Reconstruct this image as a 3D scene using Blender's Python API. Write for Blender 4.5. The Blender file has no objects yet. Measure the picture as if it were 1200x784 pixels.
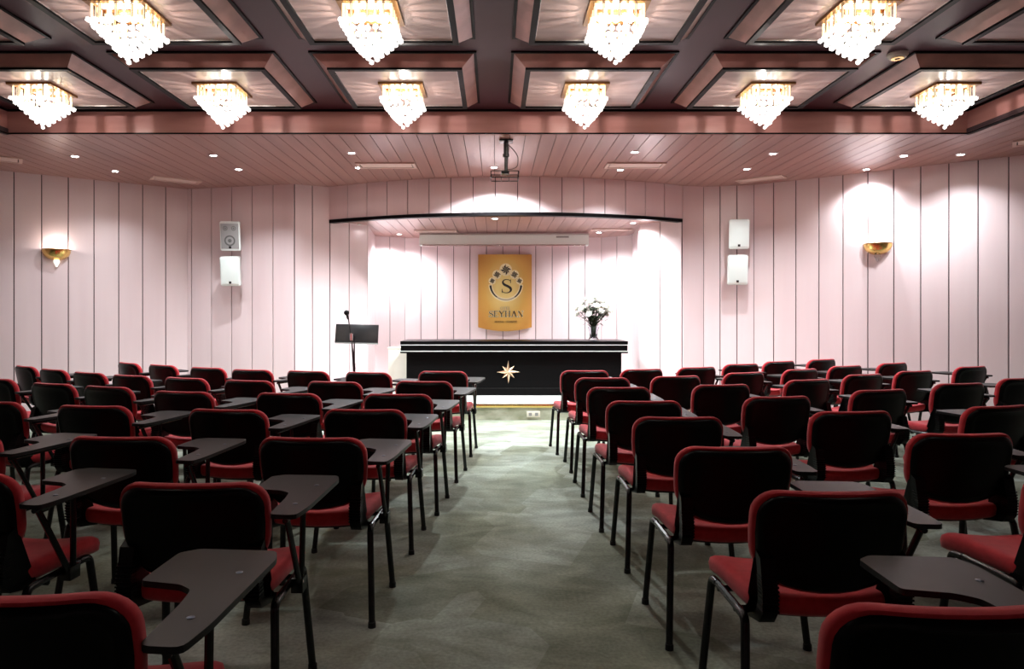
import bpy, bmesh, math, random
from mathutils import Vector, Matrix
random.seed(7)
R = math.radians
SC = bpy.context.scene
COL = SC.collection
H = 1.33                      # camera height

# ------------------------------------------------------------------ helpers
def new(): return bmesh.new()

def mk(name, bm, mat, parent=None, smooth=True, angle=40, loc=None):
    bmesh.ops.recalc_face_normals(bm, faces=bm.faces)
    me = bpy.data.meshes.new(name)
    if smooth:
        for f in bm.faces: f.smooth = True
        lim = R(angle)
        for e in bm.edges:
            if len(e.link_faces) == 2 and e.calc_face_angle(0) > lim: e.smooth = False
    bm.to_mesh(me); bm.free()
    if mat: me.materials.append(mat)
    o = bpy.data.objects.new(name, me); COL.objects.link(o)
    if parent: o.parent = parent
    if loc: o.location = loc
    return o

def empty(name, loc=(0, 0, 0), rz=0):
    o = bpy.data.objects.new(name, None); COL.objects.link(o)
    o.location = loc; o.rotation_euler = (0, 0, rz); o.empty_display_size = .1
    return o

def tag(o, label=None, cat=None, group=None, kind=None):
    if label: o['label'] = label
    if cat: o['category'] = cat
    if group: o['group'] = group
    if kind: o['kind'] = kind
    return o

def copy_tree(o, parent=None):
    c = o.copy(); COL.objects.link(c)
    if parent: c.parent = parent
    for ch in list(o.children): copy_tree(ch, c)
    return c

def box(bm, x0, x1, y0, y1, z0, z1, bev=0, M=None):
    vs = [bm.verts.new((x, y, z)) for x in (x0, x1) for y in (y0, y1) for z in (z0, z1)]
    fs = [bm.faces.new([vs[i] for i in q]) for q in
          ((0, 1, 3, 2), (4, 6, 7, 5), (0, 4, 5, 1), (2, 3, 7, 6), (0, 2, 6, 4), (1, 5, 7, 3))]
    if bev > 0:
        es = list({e for f in fs for e in f.edges})
        r = bmesh.ops.bevel(bm, geom=es, offset=bev, segments=2, affect='EDGES', profile=.6)
        vs = list({v for f in r['faces'] for v in f.verts} | {v for v in vs if v.is_valid})
    if M is not None: bmesh.ops.transform(bm, matrix=M, verts=[v for v in vs if v.is_valid])

def tube(bm, pts, r, seg=8, flat=1.0):
    pts = [Vector(p) for p in pts]; rings = []
    n = len(pts); ref = None
    for i, p in enumerate(pts):
        t = (pts[min(i + 1, n - 1)] - pts[max(i - 1, 0)]).normalized()
        if ref is None:
            ref = Vector((0, 0, 1)) if abs(t.z) < .9 else Vector((1, 0, 0))
        u = (ref - t * ref.dot(t)).normalized(); w = t.cross(u); ref = u
        rr = r[i] if isinstance(r, (list, tuple)) else r
        rings.append([bm.verts.new(p + (u * math.cos(a) * flat + w * math.sin(a)) * rr)
                      for a in [2 * math.pi * k / seg for k in range(seg)]])
    for a, b in zip(rings, rings[1:]):
        for k in range(seg): bm.faces.new((a[k], a[(k + 1) % seg], b[(k + 1) % seg], b[k]))
    bm.faces.new(rings[0][::-1]); bm.faces.new(rings[-1])

def arc_path(pts, rad=.04, n=4):
    """polyline with its inner corners rounded"""
    pts = [Vector(p) for p in pts]; out = [pts[0]]
    for i in range(1, len(pts) - 1):
        a, b, c = pts[i - 1], pts[i], pts[i + 1]
        d1 = (a - b); d2 = (c - b); r = min(rad, d1.length * .45, d2.length * .45)
        p = b + d1.normalized() * r; q = b + d2.normalized() * r
        for k in range(n + 1):
            t = k / n; out.append(p * (1 - t) ** 2 + b * 2 * t * (1 - t) + q * t * t)
    out.append(pts[-1]); return out

def lathe(bm, prof, seg=24, c=(0, 0, 0), a0=0, a1=2 * math.pi):
    full = abs(a1 - a0 - 2 * math.pi) < 1e-6
    m = seg if full else seg + 1; rings = []
    for r, z in prof:
        if r < 1e-6: rings.append([bm.verts.new((c[0], c[1], c[2] + z))])
        else: rings.append([bm.verts.new((c[0] + r * math.cos(a0 + (a1 - a0) * k / seg), c[1] + r * math.sin(a0 + (a1 - a0) * k / seg), c[2] + z)) for k in range(m)])
    for a, b in zip(rings, rings[1:]):
        for k in range(seg):
            k2 = (k + 1) % m
            if len(a) == 1 and len(b) == 1: continue
            if len(a) == 1: bm.faces.new((a[0], b[k2], b[k]))
            elif len(b) == 1: bm.faces.new((a[k], a[k2], b[0]))
            else: bm.faces.new((a[k], a[k2], b[k2], b[k]))

def prism(bm, pts, f0, f1):
    """closed 2-D outline pts, mapped by f0 / f1 to the two faces"""
    a = [bm.verts.new(f0(*p)) for p in pts]; b = [bm.verts.new(f1(*p)) for p in pts]
    n = len(pts)
    for k in range(n): bm.faces.new((a[k], a[(k + 1) % n], b[(k + 1) % n], b[k]))
    fa = bm.faces.new(a[::-1]); fb = bm.faces.new(b)
    bmesh.ops.triangulate(bm, faces=[fa, fb])

def rrect(hu, hv, r, n=6, r2=None):
    out = []
    for sx, sy, a in ((1, -1, -90), (1, 1, 0), (-1, 1, 90), (-1, -1, 180)):
        rr = r if sy > 0 else (r2 or r)
        cx, cy = sx * (hu - rr), sy * (hv - rr)
        for k in range(n + 1):
            t = R(a + 90 * k / n); out.append((cx + rr * math.cos(t), cy + rr * math.sin(t)))
    # subdivide the long straight runs
    res = []
    for i, p in enumerate(out):
        q = out[(i + 1) % len(out)]; res.append(p)
        L = math.dist(p, q); m = int(L / .06)
        for k in range(1, m + 1): res.append((p[0] + (q[0] - p[0]) * k / (m + 1), p[1] + (q[1] - p[1]) * k / (m + 1)))
    return res

def pad(bm, outline, hu, hv, prof, f):
    """soft slab: rings (inset, t) of one outline, then closed towards its middle"""
    rings = []
    for ins, t in prof:
        su, sv = 1 - ins / hu, 1 - ins / hv
        rings.append([bm.verts.new(f(u * su, v * sv, t)) for u, v in outline])
    n = len(outline)
    for a, b in zip(rings, rings[1:]):
        for k in range(n): bm.faces.new((a[k], a[(k + 1) % n], b[(k + 1) % n], b[k]))
    for (ins, t), ring in ((prof[0], rings[0]), (prof[-1], rings[-1])):
        prev = ring
        for s in (.8, .55, .28):
            su, sv = (1 - ins / hu) * s, (1 - ins / hv) * s
            nx = [bm.verts.new(f(u * su, v * sv, t)) for u, v in outline]
            for k in range(n): bm.faces.new((prev[k], prev[(k + 1) % n], nx[(k + 1) % n], nx[k]))
            prev = nx
        c = bm.verts.new(f(0, 0, t))
        for k in range(n): bm.faces.new((prev[k], prev[(k + 1) % n], c))

# ------------------------------------------------------------------ materials
def mat(name, col, rough=.5, metal=0, spec=.5, emit=None, es=0, alpha=None, coat=0):
    m = bpy.data.materials.new(name); m.use_nodes = True
    b = m.node_tree.nodes['Principled BSDF']
    b.inputs['Base Color'].default_value = (*col, 1); b.inputs['Roughness'].default_value = rough
    b.inputs['Metallic'].default_value = metal; b.inputs['Specular IOR Level'].default_value = spec
    b.inputs['Coat Weight'].default_value = coat
    if emit: b.inputs['Emission Color'].default_value = (*emit, 1); b.inputs['Emission Strength'].default_value = es
    return m

def grain(m, c1, c2, scale=(3, 3, 3), detail=4, coord='Object', bump=0, bscale=None, rough=None, lo=.3, hi=.7):
    nt = m.node_tree; N = nt.nodes; L = nt.links; b = N['Principled BSDF']
    tc = N.new('ShaderNodeTexCoord'); mp = N.new('ShaderNodeMapping'); mp.inputs['Scale'].default_value = scale
    nz = N.new('ShaderNodeTexNoise'); nz.inputs['Scale'].default_value = 1; nz.inputs['Detail'].default_value = detail
    cr = N.new('ShaderNodeValToRGB'); cr.color_ramp.elements[0].color = (*c1, 1); cr.color_ramp.elements[1].color = (*c2, 1)
    cr.color_ramp.elements[0].position = lo; cr.color_ramp.elements[1].position = hi
    L.new(tc.outputs[coord], mp.inputs[0]); L.new(mp.outputs[0], nz.inputs['Vector']); L.new(nz.outputs[0], cr.inputs[0])
    L.new(cr.outputs[0], b.inputs['Base Color'])
    if bump:
        n2 = N.new('ShaderNodeTexNoise'); n2.inputs['Scale'].default_value = bscale or 200; n2.inputs['Detail'].default_value = 2
        bp = N.new('ShaderNodeBump'); bp.inputs['Strength'].default_value = bump; bp.inputs['Distance'].default_value = .002
        L.new(tc.outputs[coord], n2.inputs['Vector']); L.new(n2.outputs[0], bp.inputs['Height']); L.new(bp.outputs[0], b.inputs['Normal'])
    return m

M = {}
M['wall'] = grain(mat('pale_pink_panelling', (.8, .6, .6), .33), (.72, .575, .596), (.77, .635, .652), (4, 4, .35))
M['groove'] = mat('dark_groove', (.05, .025, .03), .7)
M['plank'] = grain(mat('rose_ceiling_planks', (.5, .3, .3), .3), (.27, .138, .122), (.36, .19, .166), (8, .6, 8))
M['beam'] = grain(mat('rose_wood_beam', (.4, .2, .2), .3), (.42, .19, .175), (.54, .27, .245), (1.2, 1.2, 9))
M['ceil'] = grain(mat('plum_lacquer_ceiling', (.1, .05, .06), .34, spec=.14), (.066, .026, .036), (.086, .034, .046), (1, 1, 1))
M['bevel'] = grain(mat('rose_wood_coffer', (.4, .2, .2), .3), (.25, .115, .10), (.38, .19, .165), (5, 5, 5))
M['panel'] = grain(mat('pale_wood_panel', (.5, .4, .38), .3), (.36, .24, .215), (.50, .36, .33), (2.5, 14, 3))
M['black_trim'] = mat('black_lacquer_trim', (.004, .0035, .004), .35, spec=.06)
M['chrome'] = mat('brushed_steel', (.8, .8, .8), .25, 1)
M['gold'] = mat('polished_brass', (.85, .58, .2), .22, 1)
M['darkgold'] = mat('dark_bronze', (.25, .13, .05), .3, 1)
M['fabric'] = grain(mat('red_upholstery', (.4, .02, .03), .85, spec=.25), (.42, .016, .026), (.52, .026, .038), (30, 30, 30), bump=.25, bscale=700)
M['fabric'].node_tree.nodes['Principled BSDF'].inputs['Sheen Weight'].default_value = .25
M['plastic'] = mat('black_plastic_shell', (.0025, .0025, .003), .30, spec=.13)
M['tube'] = mat('black_painted_steel', (.004, .004, .005), .25, spec=.4)
M['rubber'] = mat('black_rubber', (.008, .008, .008), .8)
M['tablet'] = mat('dark_writing_board', (.009, .0105, .011), .42, spec=.24)
M['screw'] = mat('steel_screw', (.10, .12, .16), .3, 1)
M['desk'] = mat('black_piano_lacquer', (.002, .002, .0022), .35, spec=.08)
M['white'] = mat('white_enamel', (.82, .88, .86), .4)
M['silver'] = mat('satin_silver', (.75, .75, .75), .4, .15)
M['cream'] = grain(mat('cream_laminate', (.8, .77, .68), .5), (.76, .73, .64), (.82, .79, .7), (3, 3, 3))
M['grille'] = mat('grey_speaker_grille', (.32, .32, .32), .6)
M['wgrille'] = mat('white_speaker_grille', (.78, .86, .84), .6)
M['cone'] = mat('dark_speaker_cone', (.12, .12, .12), .6)
M['badge'] = mat('black_badge', (.01, .01, .01), .4)
M['petal'] = mat('white_petals', (.88, .88, .82), .7)
M['leaf'] = grain(mat('dark_leaves', (.02, .04, .015), .6), (.006, .012, .006), (.03, .05, .02), (20, 20, 20))
M['vent'] = grain(mat('pink_vent', (.6, .45, .4), .45), (.60, .42, .38), (.66, .48, .43), (4, 4, 4))
M['ventdark'] = mat('dark_vent_slot', (.06, .03, .03), .7)
M['lamp'] = mat('lamp_glass', (1, 1, 1), .4, emit=(1, .97, .93), es=40)
M['bulb'] = mat('bulb_glass', (1, .9, .8), .4, emit=(1, .93, .8), es=12)
M['glow'] = mat('frosted_glass', (1, .95, .88), .4, emit=(1, .96, .88), es=1.1)
for k in ('lamp', 'bulb', 'glow'): M[k].cycles.emission_sampling = 'NONE'

def glassy(name, col, emit, es_c, es_e, tr):
    """lit cut glass: partly see-through, glossy, bulb light put in as emission, dimmed towards its rims"""
    m = bpy.data.materials.new(name); m.use_nodes = True; nt = m.node_tree; N = nt.nodes; L = nt.links
    for n in list(N): N.remove(n)
    out = N.new('ShaderNodeOutputMaterial'); em = N.new('ShaderNodeEmission'); em.inputs[0].default_value = (*emit, 1)
    gl = N.new('ShaderNodeBsdfGlossy'); gl.inputs['Roughness'].default_value = .08; gl.inputs[0].default_value = (*col, 1)
    tp = N.new('ShaderNodeBsdfTransparent'); lw = N.new('ShaderNodeLayerWeight'); lw.inputs[0].default_value = .45
    mr = N.new('ShaderNodeMapRange'); mr.inputs['To Min'].default_value = es_c; mr.inputs['To Max'].default_value = es_e  # glow stands in for light caught from the bulbs, darker at the edges
    L.new(lw.outputs['Facing'], mr.inputs[0]); L.new(mr.outputs[0], em.inputs[1])
    a = N.new('ShaderNodeAddShader'); L.new(em.outputs[0], a.inputs[0]); L.new(gl.outputs[0], a.inputs[1])
    mx = N.new('ShaderNodeMixShader'); mx.inputs[0].default_value = 1 - tr
    L.new(tp.outputs[0], mx.inputs[1]); L.new(a.outputs[0], mx.inputs[2]); L.new(mx.outputs[0], out.inputs[0])
    m.cycles.emission_sampling = 'NONE'
    return m
M['crystal'] = glassy('lit_crystal', (.9, .9, .9), (1, .985, .95), 2.3, .10, .28)
M['rod'] = glassy('amber_glass_rod', (1, .8, .4), (1, .90, .66), 1.5, .02, .18)

def clear_glass(name, col):
    m = bpy.data.materials.new(name); m.use_nodes = True; b = m.node_tree.nodes['Principled BSDF']
    b.inputs['Base Color'].default_value = (*col, 1); b.inputs['Transmission Weight'].default_value = 1
    b.inputs['Roughness'].default_value = .03; b.inputs['IOR'].default_value = 1.45
    return m
M['glass'] = clear_glass('clear_glass', (.85, .9, .95))

# carpet: mottled olive grey, with brushed patches
def carpet():
    m = mat('olive_grey_carpet', (.2, .2, .17), .95, spec=.15); nt = m.node_tree; N = nt.nodes; L = nt.links; b = N['Principled BSDF']
    tc = N.new('ShaderNodeTexCoord')
    def noise(scale, det, dist=0, mscale=(1, 1, 1), rot=0):
        mp = N.new('ShaderNodeMapping'); mp.inputs['Scale'].default_value = mscale; mp.inputs['Rotation'].default_value = (0, 0, rot)
        n = N.new('ShaderNodeTexNoise'); n.inputs['Scale'].default_value = scale; n.inputs['Detail'].default_value = det; n.inputs['Distortion'].default_value = dist
        L.new(tc.outputs['Object'], mp.inputs[0]); L.new(mp.outputs[0], n.inputs['Vector']); return n.outputs[0]
    def ramp(src, c, p):
        r = N.new('ShaderNodeValToRGB'); e = r.color_ramp.elements
        for i in range(2): e[i].color = (*c[i], 1); e[i].position = p[i]
        L.new(src, r.inputs[0]); return r.outputs[0]
    vo = N.new('ShaderNodeTexVoronoi'); vo.inputs['Scale'].default_value = 1.7; vo.distance = 'CHEBYCHEV'
    mp = N.new('ShaderNodeMapping'); mp.inputs['Rotation'].default_value = (0, 0, .35); L.new(tc.outputs['Object'], mp.inputs[0]); L.new(mp.outputs[0], vo.inputs['Vector'])
    base = ramp(noise(1.3, 6, .4), ((.225, .24, .185), (.37, .415, .375)), (.35, .65))
    pat = ramp(vo.outputs['Color'], ((.76, .76, .69), (1.14, 1.14, 1.15)), (.2, .8))
    fine = ramp(noise(60, 3), ((.82, .82, .82), (1.15, 1.15, 1.15)), (.3, .7))
    brush = ramp(noise(2.2, 6, 1.2, (1, 1.9, 1), .7), ((.74, .74, .72), (1.2, 1.2, 1.2)), (.35, .65))
    cur = base
    for x in (pat, fine, brush):
        mx = N.new('ShaderNodeMix'); mx.data_type = 'RGBA'; mx.blend_type = 'MULTIPLY'; mx.inputs[0].default_value = 1
        L.new(cur, mx.inputs[6]); L.new(x, mx.inputs[7]); cur = mx.outputs[2]
    L.new(cur, b.inputs['Base Color'])
    bp = N.new('ShaderNodeBump'); bp.inputs['Strength'].default_value = .5; bp.inputs['Distance'].default_value = .004
    L.new(noise(240, 2), bp.inputs['Height']); L.new(bp.outputs[0], b.inputs['Normal'])
    return m
M['carpet'] = carpet()
M['riser'] = grain(mat('moss_grey_stone', (.2, .22, .12), .4), (.30, .32, .22), (.60, .62, .52), (5, 5, 9), 6)
M['marble'] = grain(mat('cream_stage_floor', (.8, .8, .76), .25), (.72, .72, .66), (.82, .82, .78), (2, 2, 2), 6)

# ------------------------------------------------------------------ room shell
Z1 = H + 1.81                 # lower plank ceiling
ZM = H + 2.05                 # main plum ceiling
ZF = H + 1.324                # underside of the stage bulkhead
XL, XR, YB = -4.85, 4.70, 6.79   # edges of the raised ceiling field
BACK = -2.6

def S(o): o['kind'] = 'structure'; return o

bm = new(); box(bm, -8.2, 8.2, BACK - .1, 12.2, -.12, 0)
S(mk('floor', bm, M['carpet'], smooth=False))

def boards(bmB, bmG, pts, z0, z1, pitch=.3, first=None, thick=.014, gap=.011, depth=.10):
    """panelled wall along a polyline, room on its right-hand side; boards and their backing"""
    for (ax, ay), (bx, by) in zip(pts, pts[1:]):
        L = math.hypot(bx - ax, by - ay); ux, uy = (bx - ax) / L, (by - ay) / L; nx, ny = uy, -ux
        cuts = [0.0]
        if first: cuts.append(first)
        rem = L - cuts[-1]; n = max(1, round(rem / pitch)); c0 = cuts[-1]
        p = rem / n
        cuts += [c0 + p * (k + 1) for k in range(n)]
        for s0, s1 in zip(cuts, cuts[1:]):
            g0, g1 = s0 + gap / 2, s1 - gap / 2
            def P(s, t): return (ax + ux * s + nx * t, ay + uy * s + ny * t)
            c = .003
            prof = [(g0, 0), (g0, thick - c), (g0 + c, thick), (g1 - c, thick), (g1, thick - c), (g1, 0)]
            q = [P(*a) for a in prof]
            prism(bmB, q, lambda x, y: (x, y, z0), lambda x, y: (x, y, z1))
        q = [(ax, ay), (bx, by), (bx - nx * depth, by - ny * depth), (ax - nx * depth, ay - ny * depth)]
        prism(bmG, q, lambda x, y: (x, y, z0), lambda x, y: (x, y, z1))
        first = None

def wall(name, pts, z0, z1, **k):
    a, b = new(), new(); boards(a, b, pts, z0, z1, **k)
    o = S(mk(name, a, M['wall'], smooth=False)); mk('backing', b, M['groove'], o, smooth=False)
    return o
CL, CR = (-4.40, 9.78), (3.59, 9.46)          # room corners
uL = Vector((-1.78, -1.26)).normalized(); uR = Vector((2.38, -1.76)).normalized()
WL = (CL[0] + uL.x * 3.783, CL[1] + uL.y * 3.783); WR = (CR[0] + uR.x * 4.81, CR[1] + uR.y * 4.81)
FL, FR = (-2.33, 9.62), (2.61, 9.52)          # ends of the stage opening
ZW = Z1 + .05
# left side: walk from the back of the room to the stage, room on the right-hand side
def rev_first(L, pitch, first):               # first board measured from the far end
    n = int((L - first) / pitch); return L - first - n * pitch
wall('wall_left', [(WL[0], BACK), WL], 0, ZW, pitch=.3)
wall('wall_left_angled', [WL, CL], 0, ZW, pitch=.2965, first=rev_first(3.783, .2965, .225) or None)
wall('wall_front_left', [CL, (-2.76, 9.40), FL], 0, ZW, pitch=.31, first=.07)
wall('wall_stage_left', [FL, (-1.89, 10.08)], 0, ZF + .1, pitch=.3)
wall('wall_stage_back', [(-1.89, 10.08), (-2.02, 11.42), (-1.55, 11.72), (1.82, 11.66), (2.29, 11.3), (2.12, 9.99)], 0, ZF + .1, pitch=.29)
wall('wall_stage_right', [(2.12, 9.99), FR], 0, ZF + .1, pitch=.3)
wall('wall_front_right', [FR, (2.93, 9.60), CR], 0, ZW, pitch=.25)
wall('wall_right_angled', [CR, WR], 0, ZW, pitch=.284, first=.262)
wall('wall_right', [WR, (WR[0], BACK)], 0, ZW, pitch=.3)
wall('wall_back', [(WR[0], BACK), (WL[0], BACK)], 0, ZW + .4, pitch=.3)

# curved bulkhead over the stage
def arc_pts(n=17):
    ax, ay = FL; bx, by = FR; mx, my = .15, 8.90
    out = []
    for k in range(n + 1):
        t = k / n; c = 2 * t * (1 - t)
        cx, cy = 2 * mx - (ax + bx) / 2, 2 * my - (ay + by) / 2
        out.append((ax * (1 - t) ** 2 + cx * c + bx * t * t, ay * (1 - t) ** 2 + cy * c + by * t * t))
    return out
ARC = arc_pts()
a, b = new(), new()
for p, q in zip(ARC, ARC[1:]): boards(a, b, [p, q], ZF + .0, ZW, pitch=.6, gap=.010, depth=.06)
o = S(mk('wall_bulkhead', a, M['wall'], smooth=False)); mk('backing', b, M['groove'], o, smooth=False)
bm = new()
A2 = arc_pts(40)
out = [(x, y - .03) for x, y in A2] + [(x, y + .07) for x, y in A2[::-1]]
prism(bm, out, lambda x, y: (x, y, ZF - .022), lambda x, y: (x, y, ZF + .024))
S(mk('trim_1', bm, M['black_trim'], smooth=False))

def interp(poly, x):
    for (ax, ay), (bx, by) in zip(poly, poly[1:]):
        if ax <= x <= bx: return ay + (by - ay) * (x - ax) / max(bx - ax, 1e-6)
    return poly[0][1] if x < poly[0][0] else poly[-1][1]

def planks(name, x0, x1, near, far, z, w=.156, gap=.007):
    bm = new(); g = new(); x = x0
    while x < x1 - .01:
        e = min(x + w, x1); a, c = x + gap / 2, e - gap / 2
        q = [(a, near(a)), (c, near(c)), (c, far(c)), (a, far(a))]
        prism(bm, q, lambda X, Y: (X, Y, z), lambda X, Y: (X, Y, z + .012))
        q = [(x, near(x)), (e, near(e)), (e, far(e)), (x, far(x))]
        prism(g, q, lambda X, Y: (X, Y, z + .012), lambda X, Y: (X, Y, z + .05))
        x = e
    o = S(mk(name, bm, M['plank'], smooth=False)); mk('backing', g, M['groove'], o, smooth=False); return o
FARP = [WL, CL, (-2.76, 9.40), FL] + ARC[1:-1] + [FR, (2.93, 9.60), CR, WR]
EPS = .02
planks('ceiling_front', XL + .01, XR - .01, lambda x: YB + .05, lambda x: interp(FARP, x) + EPS, Z1)
planks('ceiling_left', WL[0], XL + .01, lambda x: BACK, lambda x: interp(FARP, x) + EPS, Z1)
planks('ceiling_right', XR - .01, WR[0], lambda x: BACK, lambda x: interp(FARP, x) + EPS, Z1)
NB = [FL, (-1.89, 10.12), (-1.88, 11.50), (-1.55, 11.74), (1.82, 11.68), (2.14, 11.43), (2.15, 9.97), FR]
NB2 = [FL, (-2.02, 9.95), (-2.01, 11.43), (-1.55, 11.74), (1.82, 11.68), (2.28, 11.32), (2.29, 9.8), FR]
planks('ceiling_stage', FL[0] + .02, FR[0] - .02, lambda x: interp(ARC, x) + .03, lambda x: interp(NB2, x), ZF + .01)

# raised field: plum ceiling and the wood beam around it
bm = new(); box(bm, XL - .1, XR + .1, BACK, YB + .1, ZM, ZM + .08)
S(mk('ceiling', bm, M['ceil'], smooth=False))
bm = new()
box(bm, XL, XR, YB, YB + .05, Z1 + .002, ZM)
box(bm, XL - .05, XL, BACK, YB + .05, Z1, ZM); box(bm, XR, XR + .05, BACK, YB + .05, Z1, ZM)
o = S(mk('trim_2', bm, M['beam'], smooth=False))
bm = new()
for z0, z1 in ((Z1 - .006, Z1 + .008), (ZM - .020, ZM)):
    box(bm, XL - .0, XR, YB - .012, YB, z0, z1)
    box(bm, XL, XL + .012, BACK, YB - .012, z0, z1); box(bm, XR - .012, XR, BACK, YB - .012, z0, z1)
mk('black_edge', bm, M['black_trim'], o, smooth=False)

# coffers: shallow truncated pyramids hanging below the plum ceiling
CX = [-3.92, -2.36, -.795, .778, 2.34, 3.90]
CY = [5.92, 4.40, 2.88]  # last row is out of view, added to light the foreground
def coffer():
    hw, hd, dp, ins = .64, .62, .09, .11
    bm = new()
    def ring(bm, w, d, z): return [bm.verts.new((x, y, z)) for x, y in ((-w, -d), (w, -d), (w, d), (-w, d))]
    a = ring(bm, hw, hd, 0); b = ring(bm, hw - ins, hd - ins, -dp)
    c = ring(bm, hw - ins - .005, hd - ins - .005, -dp); d = ring(bm, hw - ins - .005, hd - ins - .005, -dp + .03)
    for r, s in ((a, b), (b, c), (c, d)):
        for k in range(4): bm.faces.new((r[k], r[(k + 1) % 4], s[(k + 1) % 4], s[k]))
    root = mk('trim', bm, M['bevel'], smooth=False)
    bm = new()
    def frame(w, d, t, z0, z1):
        box(bm, -w, w, -d, -d + t, z0, z1); box(bm, -w, w, d - t, d, z0, z1)
        box(bm, -w, -w + t, -d + t, d - t, z0, z1); box(bm, w - t, w, -d + t, d - t, z0, z1)
    frame(hw + .012, hd + .012, .022, -.012, .002)
    frame(hw - ins + .006, hd - ins + .006, .042, -dp - .012, -dp + .02)
    mk('black_frame', bm, M['black_trim'], root, smooth=False)
    bm = new(); box(bm, -hw + ins + .034, hw - ins - .034, -hd + ins + .034, hd - ins - .034, -dp + .004, -dp + .02)
    mk('panel', bm, M['panel'], root, smooth=False)
    bm = new(); t = .004
    w, d = hw - ins - .036, hd - ins - .036
    box(bm, -w, w, -d, -d + t, -dp, -dp + .006); box(bm, -w, w, d - t, d, -dp, -dp + .006)
    box(bm, -w, -w + t, -d, d, -dp, -dp + .006); box(bm, w - t, w, -d, d, -dp, -dp + .006)
    mk('steel_bead', bm, M['chrome'], root, smooth=False)
    return root
cof = coffer(); n = 0
for cy in CY:
    for cx in CX:
        o = cof if n == 0 else copy_tree(cof)
        n += 1; o.name = 'trim_%d' % (n + 2); o.location = (cx, cy, ZM); S(o)

# ------------------------------------------------------------------ lights
def spot(loc, power, angle=110, blend=.6, col=(.92, .98, 1), aim=None, rad=.04, parent=None):
    l = bpy.data.lights.new('spot_bulb', 'SPOT'); l.energy = power; l.spot_size = R(angle); l.spot_blend = blend
    l.color = col; l.shadow_soft_size = rad
    o = bpy.data.objects.new('spot_bulb', l); COL.objects.link(o); o.location = loc
    if aim: o.rotation_euler = (Vector(aim) - Vector(loc)).to_track_quat('-Z', 'Y').to_euler()
    return o
def point(loc, power, col=(1, .92, .85), rad=.03):
    l = bpy.data.lights.new('point_bulb', 'POINT'); l.energy = power; l.color = col; l.shadow_soft_size = rad
    o = bpy.data.objects.new('point_bulb', l); COL.objects.link(o); o.location = loc; return o

# ------------------------------------------------------------------ chandeliers
ZP = H + 1.945
def chandelier():
    root = empty('chandelier')
    hp = .188
    bm = new()
    # plate: a flat square ring with a crossbar, rods hang from its rim
    for x0, x1, y0, y1 in ((-hp, hp, -hp, -hp + .035), (-hp, hp, hp - .035, hp), (-hp, -hp + .035, -hp + .035, hp - .035), (hp - .035, hp, -hp + .035, hp - .035), (-hp + .035, hp - .035, -.02, .02)):
        box(bm, x0, x1, y0, y1, 0, .022)
    mk('mounting_plate', bm, M['darkgold'], root, smooth=False)
    bm = new(); lathe(bm, [(0, .022), (.03, .022), (.022, .03), (.03, .042), (0, .042)], 12); mk('stem', bm, M['gold'], root)
    bm = new(); lathe(bm, [(0, 0), (.0085, 0), (.0085, -.098), (.004, -.104), (0, -.104)], 6)
    first = None
    s = hp - .038; K = 6
    spots = []
    for k in range(K):
        t = -s + 2 * s * k / K
        spots += [(t, -s), (s, t), (-t, s), (-s, -t)]
    for k, (x, y) in enumerate(spots):
        if first is None: first = mk('glass_rod', bm, M['rod'], root); q = first
        else: q = first.copy(); COL.objects.link(q); q.parent = root
        q.location = (x, y, 0)
    # gilt sleeves between the rods
    bm = new(); box(bm, -.007, .007, -.007, .007, -.085, 0); g = None
    for k in range(3):
        t = -s + 2 * s * (k + .5) / 3
        for x, y in ((t, -s), (s, t), (-t, s), (-s, -t)):
            if g is None: g = q = mk('gilt_sleeve', bm, M['darkgold'], root, smooth=False)
            else: q = g.copy(); COL.objects.link(q); q.parent = root
            q.location = (x, y, 0)
    # beaded inverted pyramid
    bm = new(); rng = random.Random(3)
    NL = 6
    for L in range(NL):
        hw = .160 * (1 - L / NL) + .004; z = -.108 - .034 * L
        m = max(1, int(round(2 * hw / .044)))
        pts = [(0, 0)] if hw < .02 else []
        for k in range(m):
            t = -hw + 2 * hw * k / m; pts += [(t, -hw), (hw, t), (-t, hw), (-hw, -t)]
        for x, y in pts:
            r = .0205 * rng.uniform(.9, 1.12)
            M4 = Matrix.Translation((x + rng.uniform(-.004, .004), y + rng.uniform(-.004, .004), z + rng.uniform(-.006, .006))) @ Matrix.Rotation(rng.uniform(0, 3), 4, 'Z')
            bmesh.ops.create_icosphere(bm, subdivisions=1, radius=r, matrix=M4)
    M4 = Matrix.Translation((0, 0, -.108 - .034 * NL)); bmesh.ops.create_icosphere(bm, subdivisions=1, radius=.018, matrix=M4)
    mk('crystal_beads', bm, M['crystal'], root, smooth=False)
    bm = new(); lathe(bm, [(0, 0), (.012, 0), (.012, -.03), (.022, -.05), (.022, -.07), (.01, -.09), (0, -.092)], 10); g = None
    for x, y in ((-.08, -.08), (.08, -.08), (.08, .08), (-.08, .08)):
        if g is None: g = q = mk('bulb', bm, M['bulb'], root)
        else: q = g.copy(); COL.objects.link(q); q.parent = root
        q.location = (x, y, 0)
    return root
ch = chandelier(); n = 0
rowname = {0: 'far', 1: 'near'}
ordn = ['first', 'second', 'third', 'fourth', 'fifth', 'sixth']
CH_W = 7.5
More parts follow.
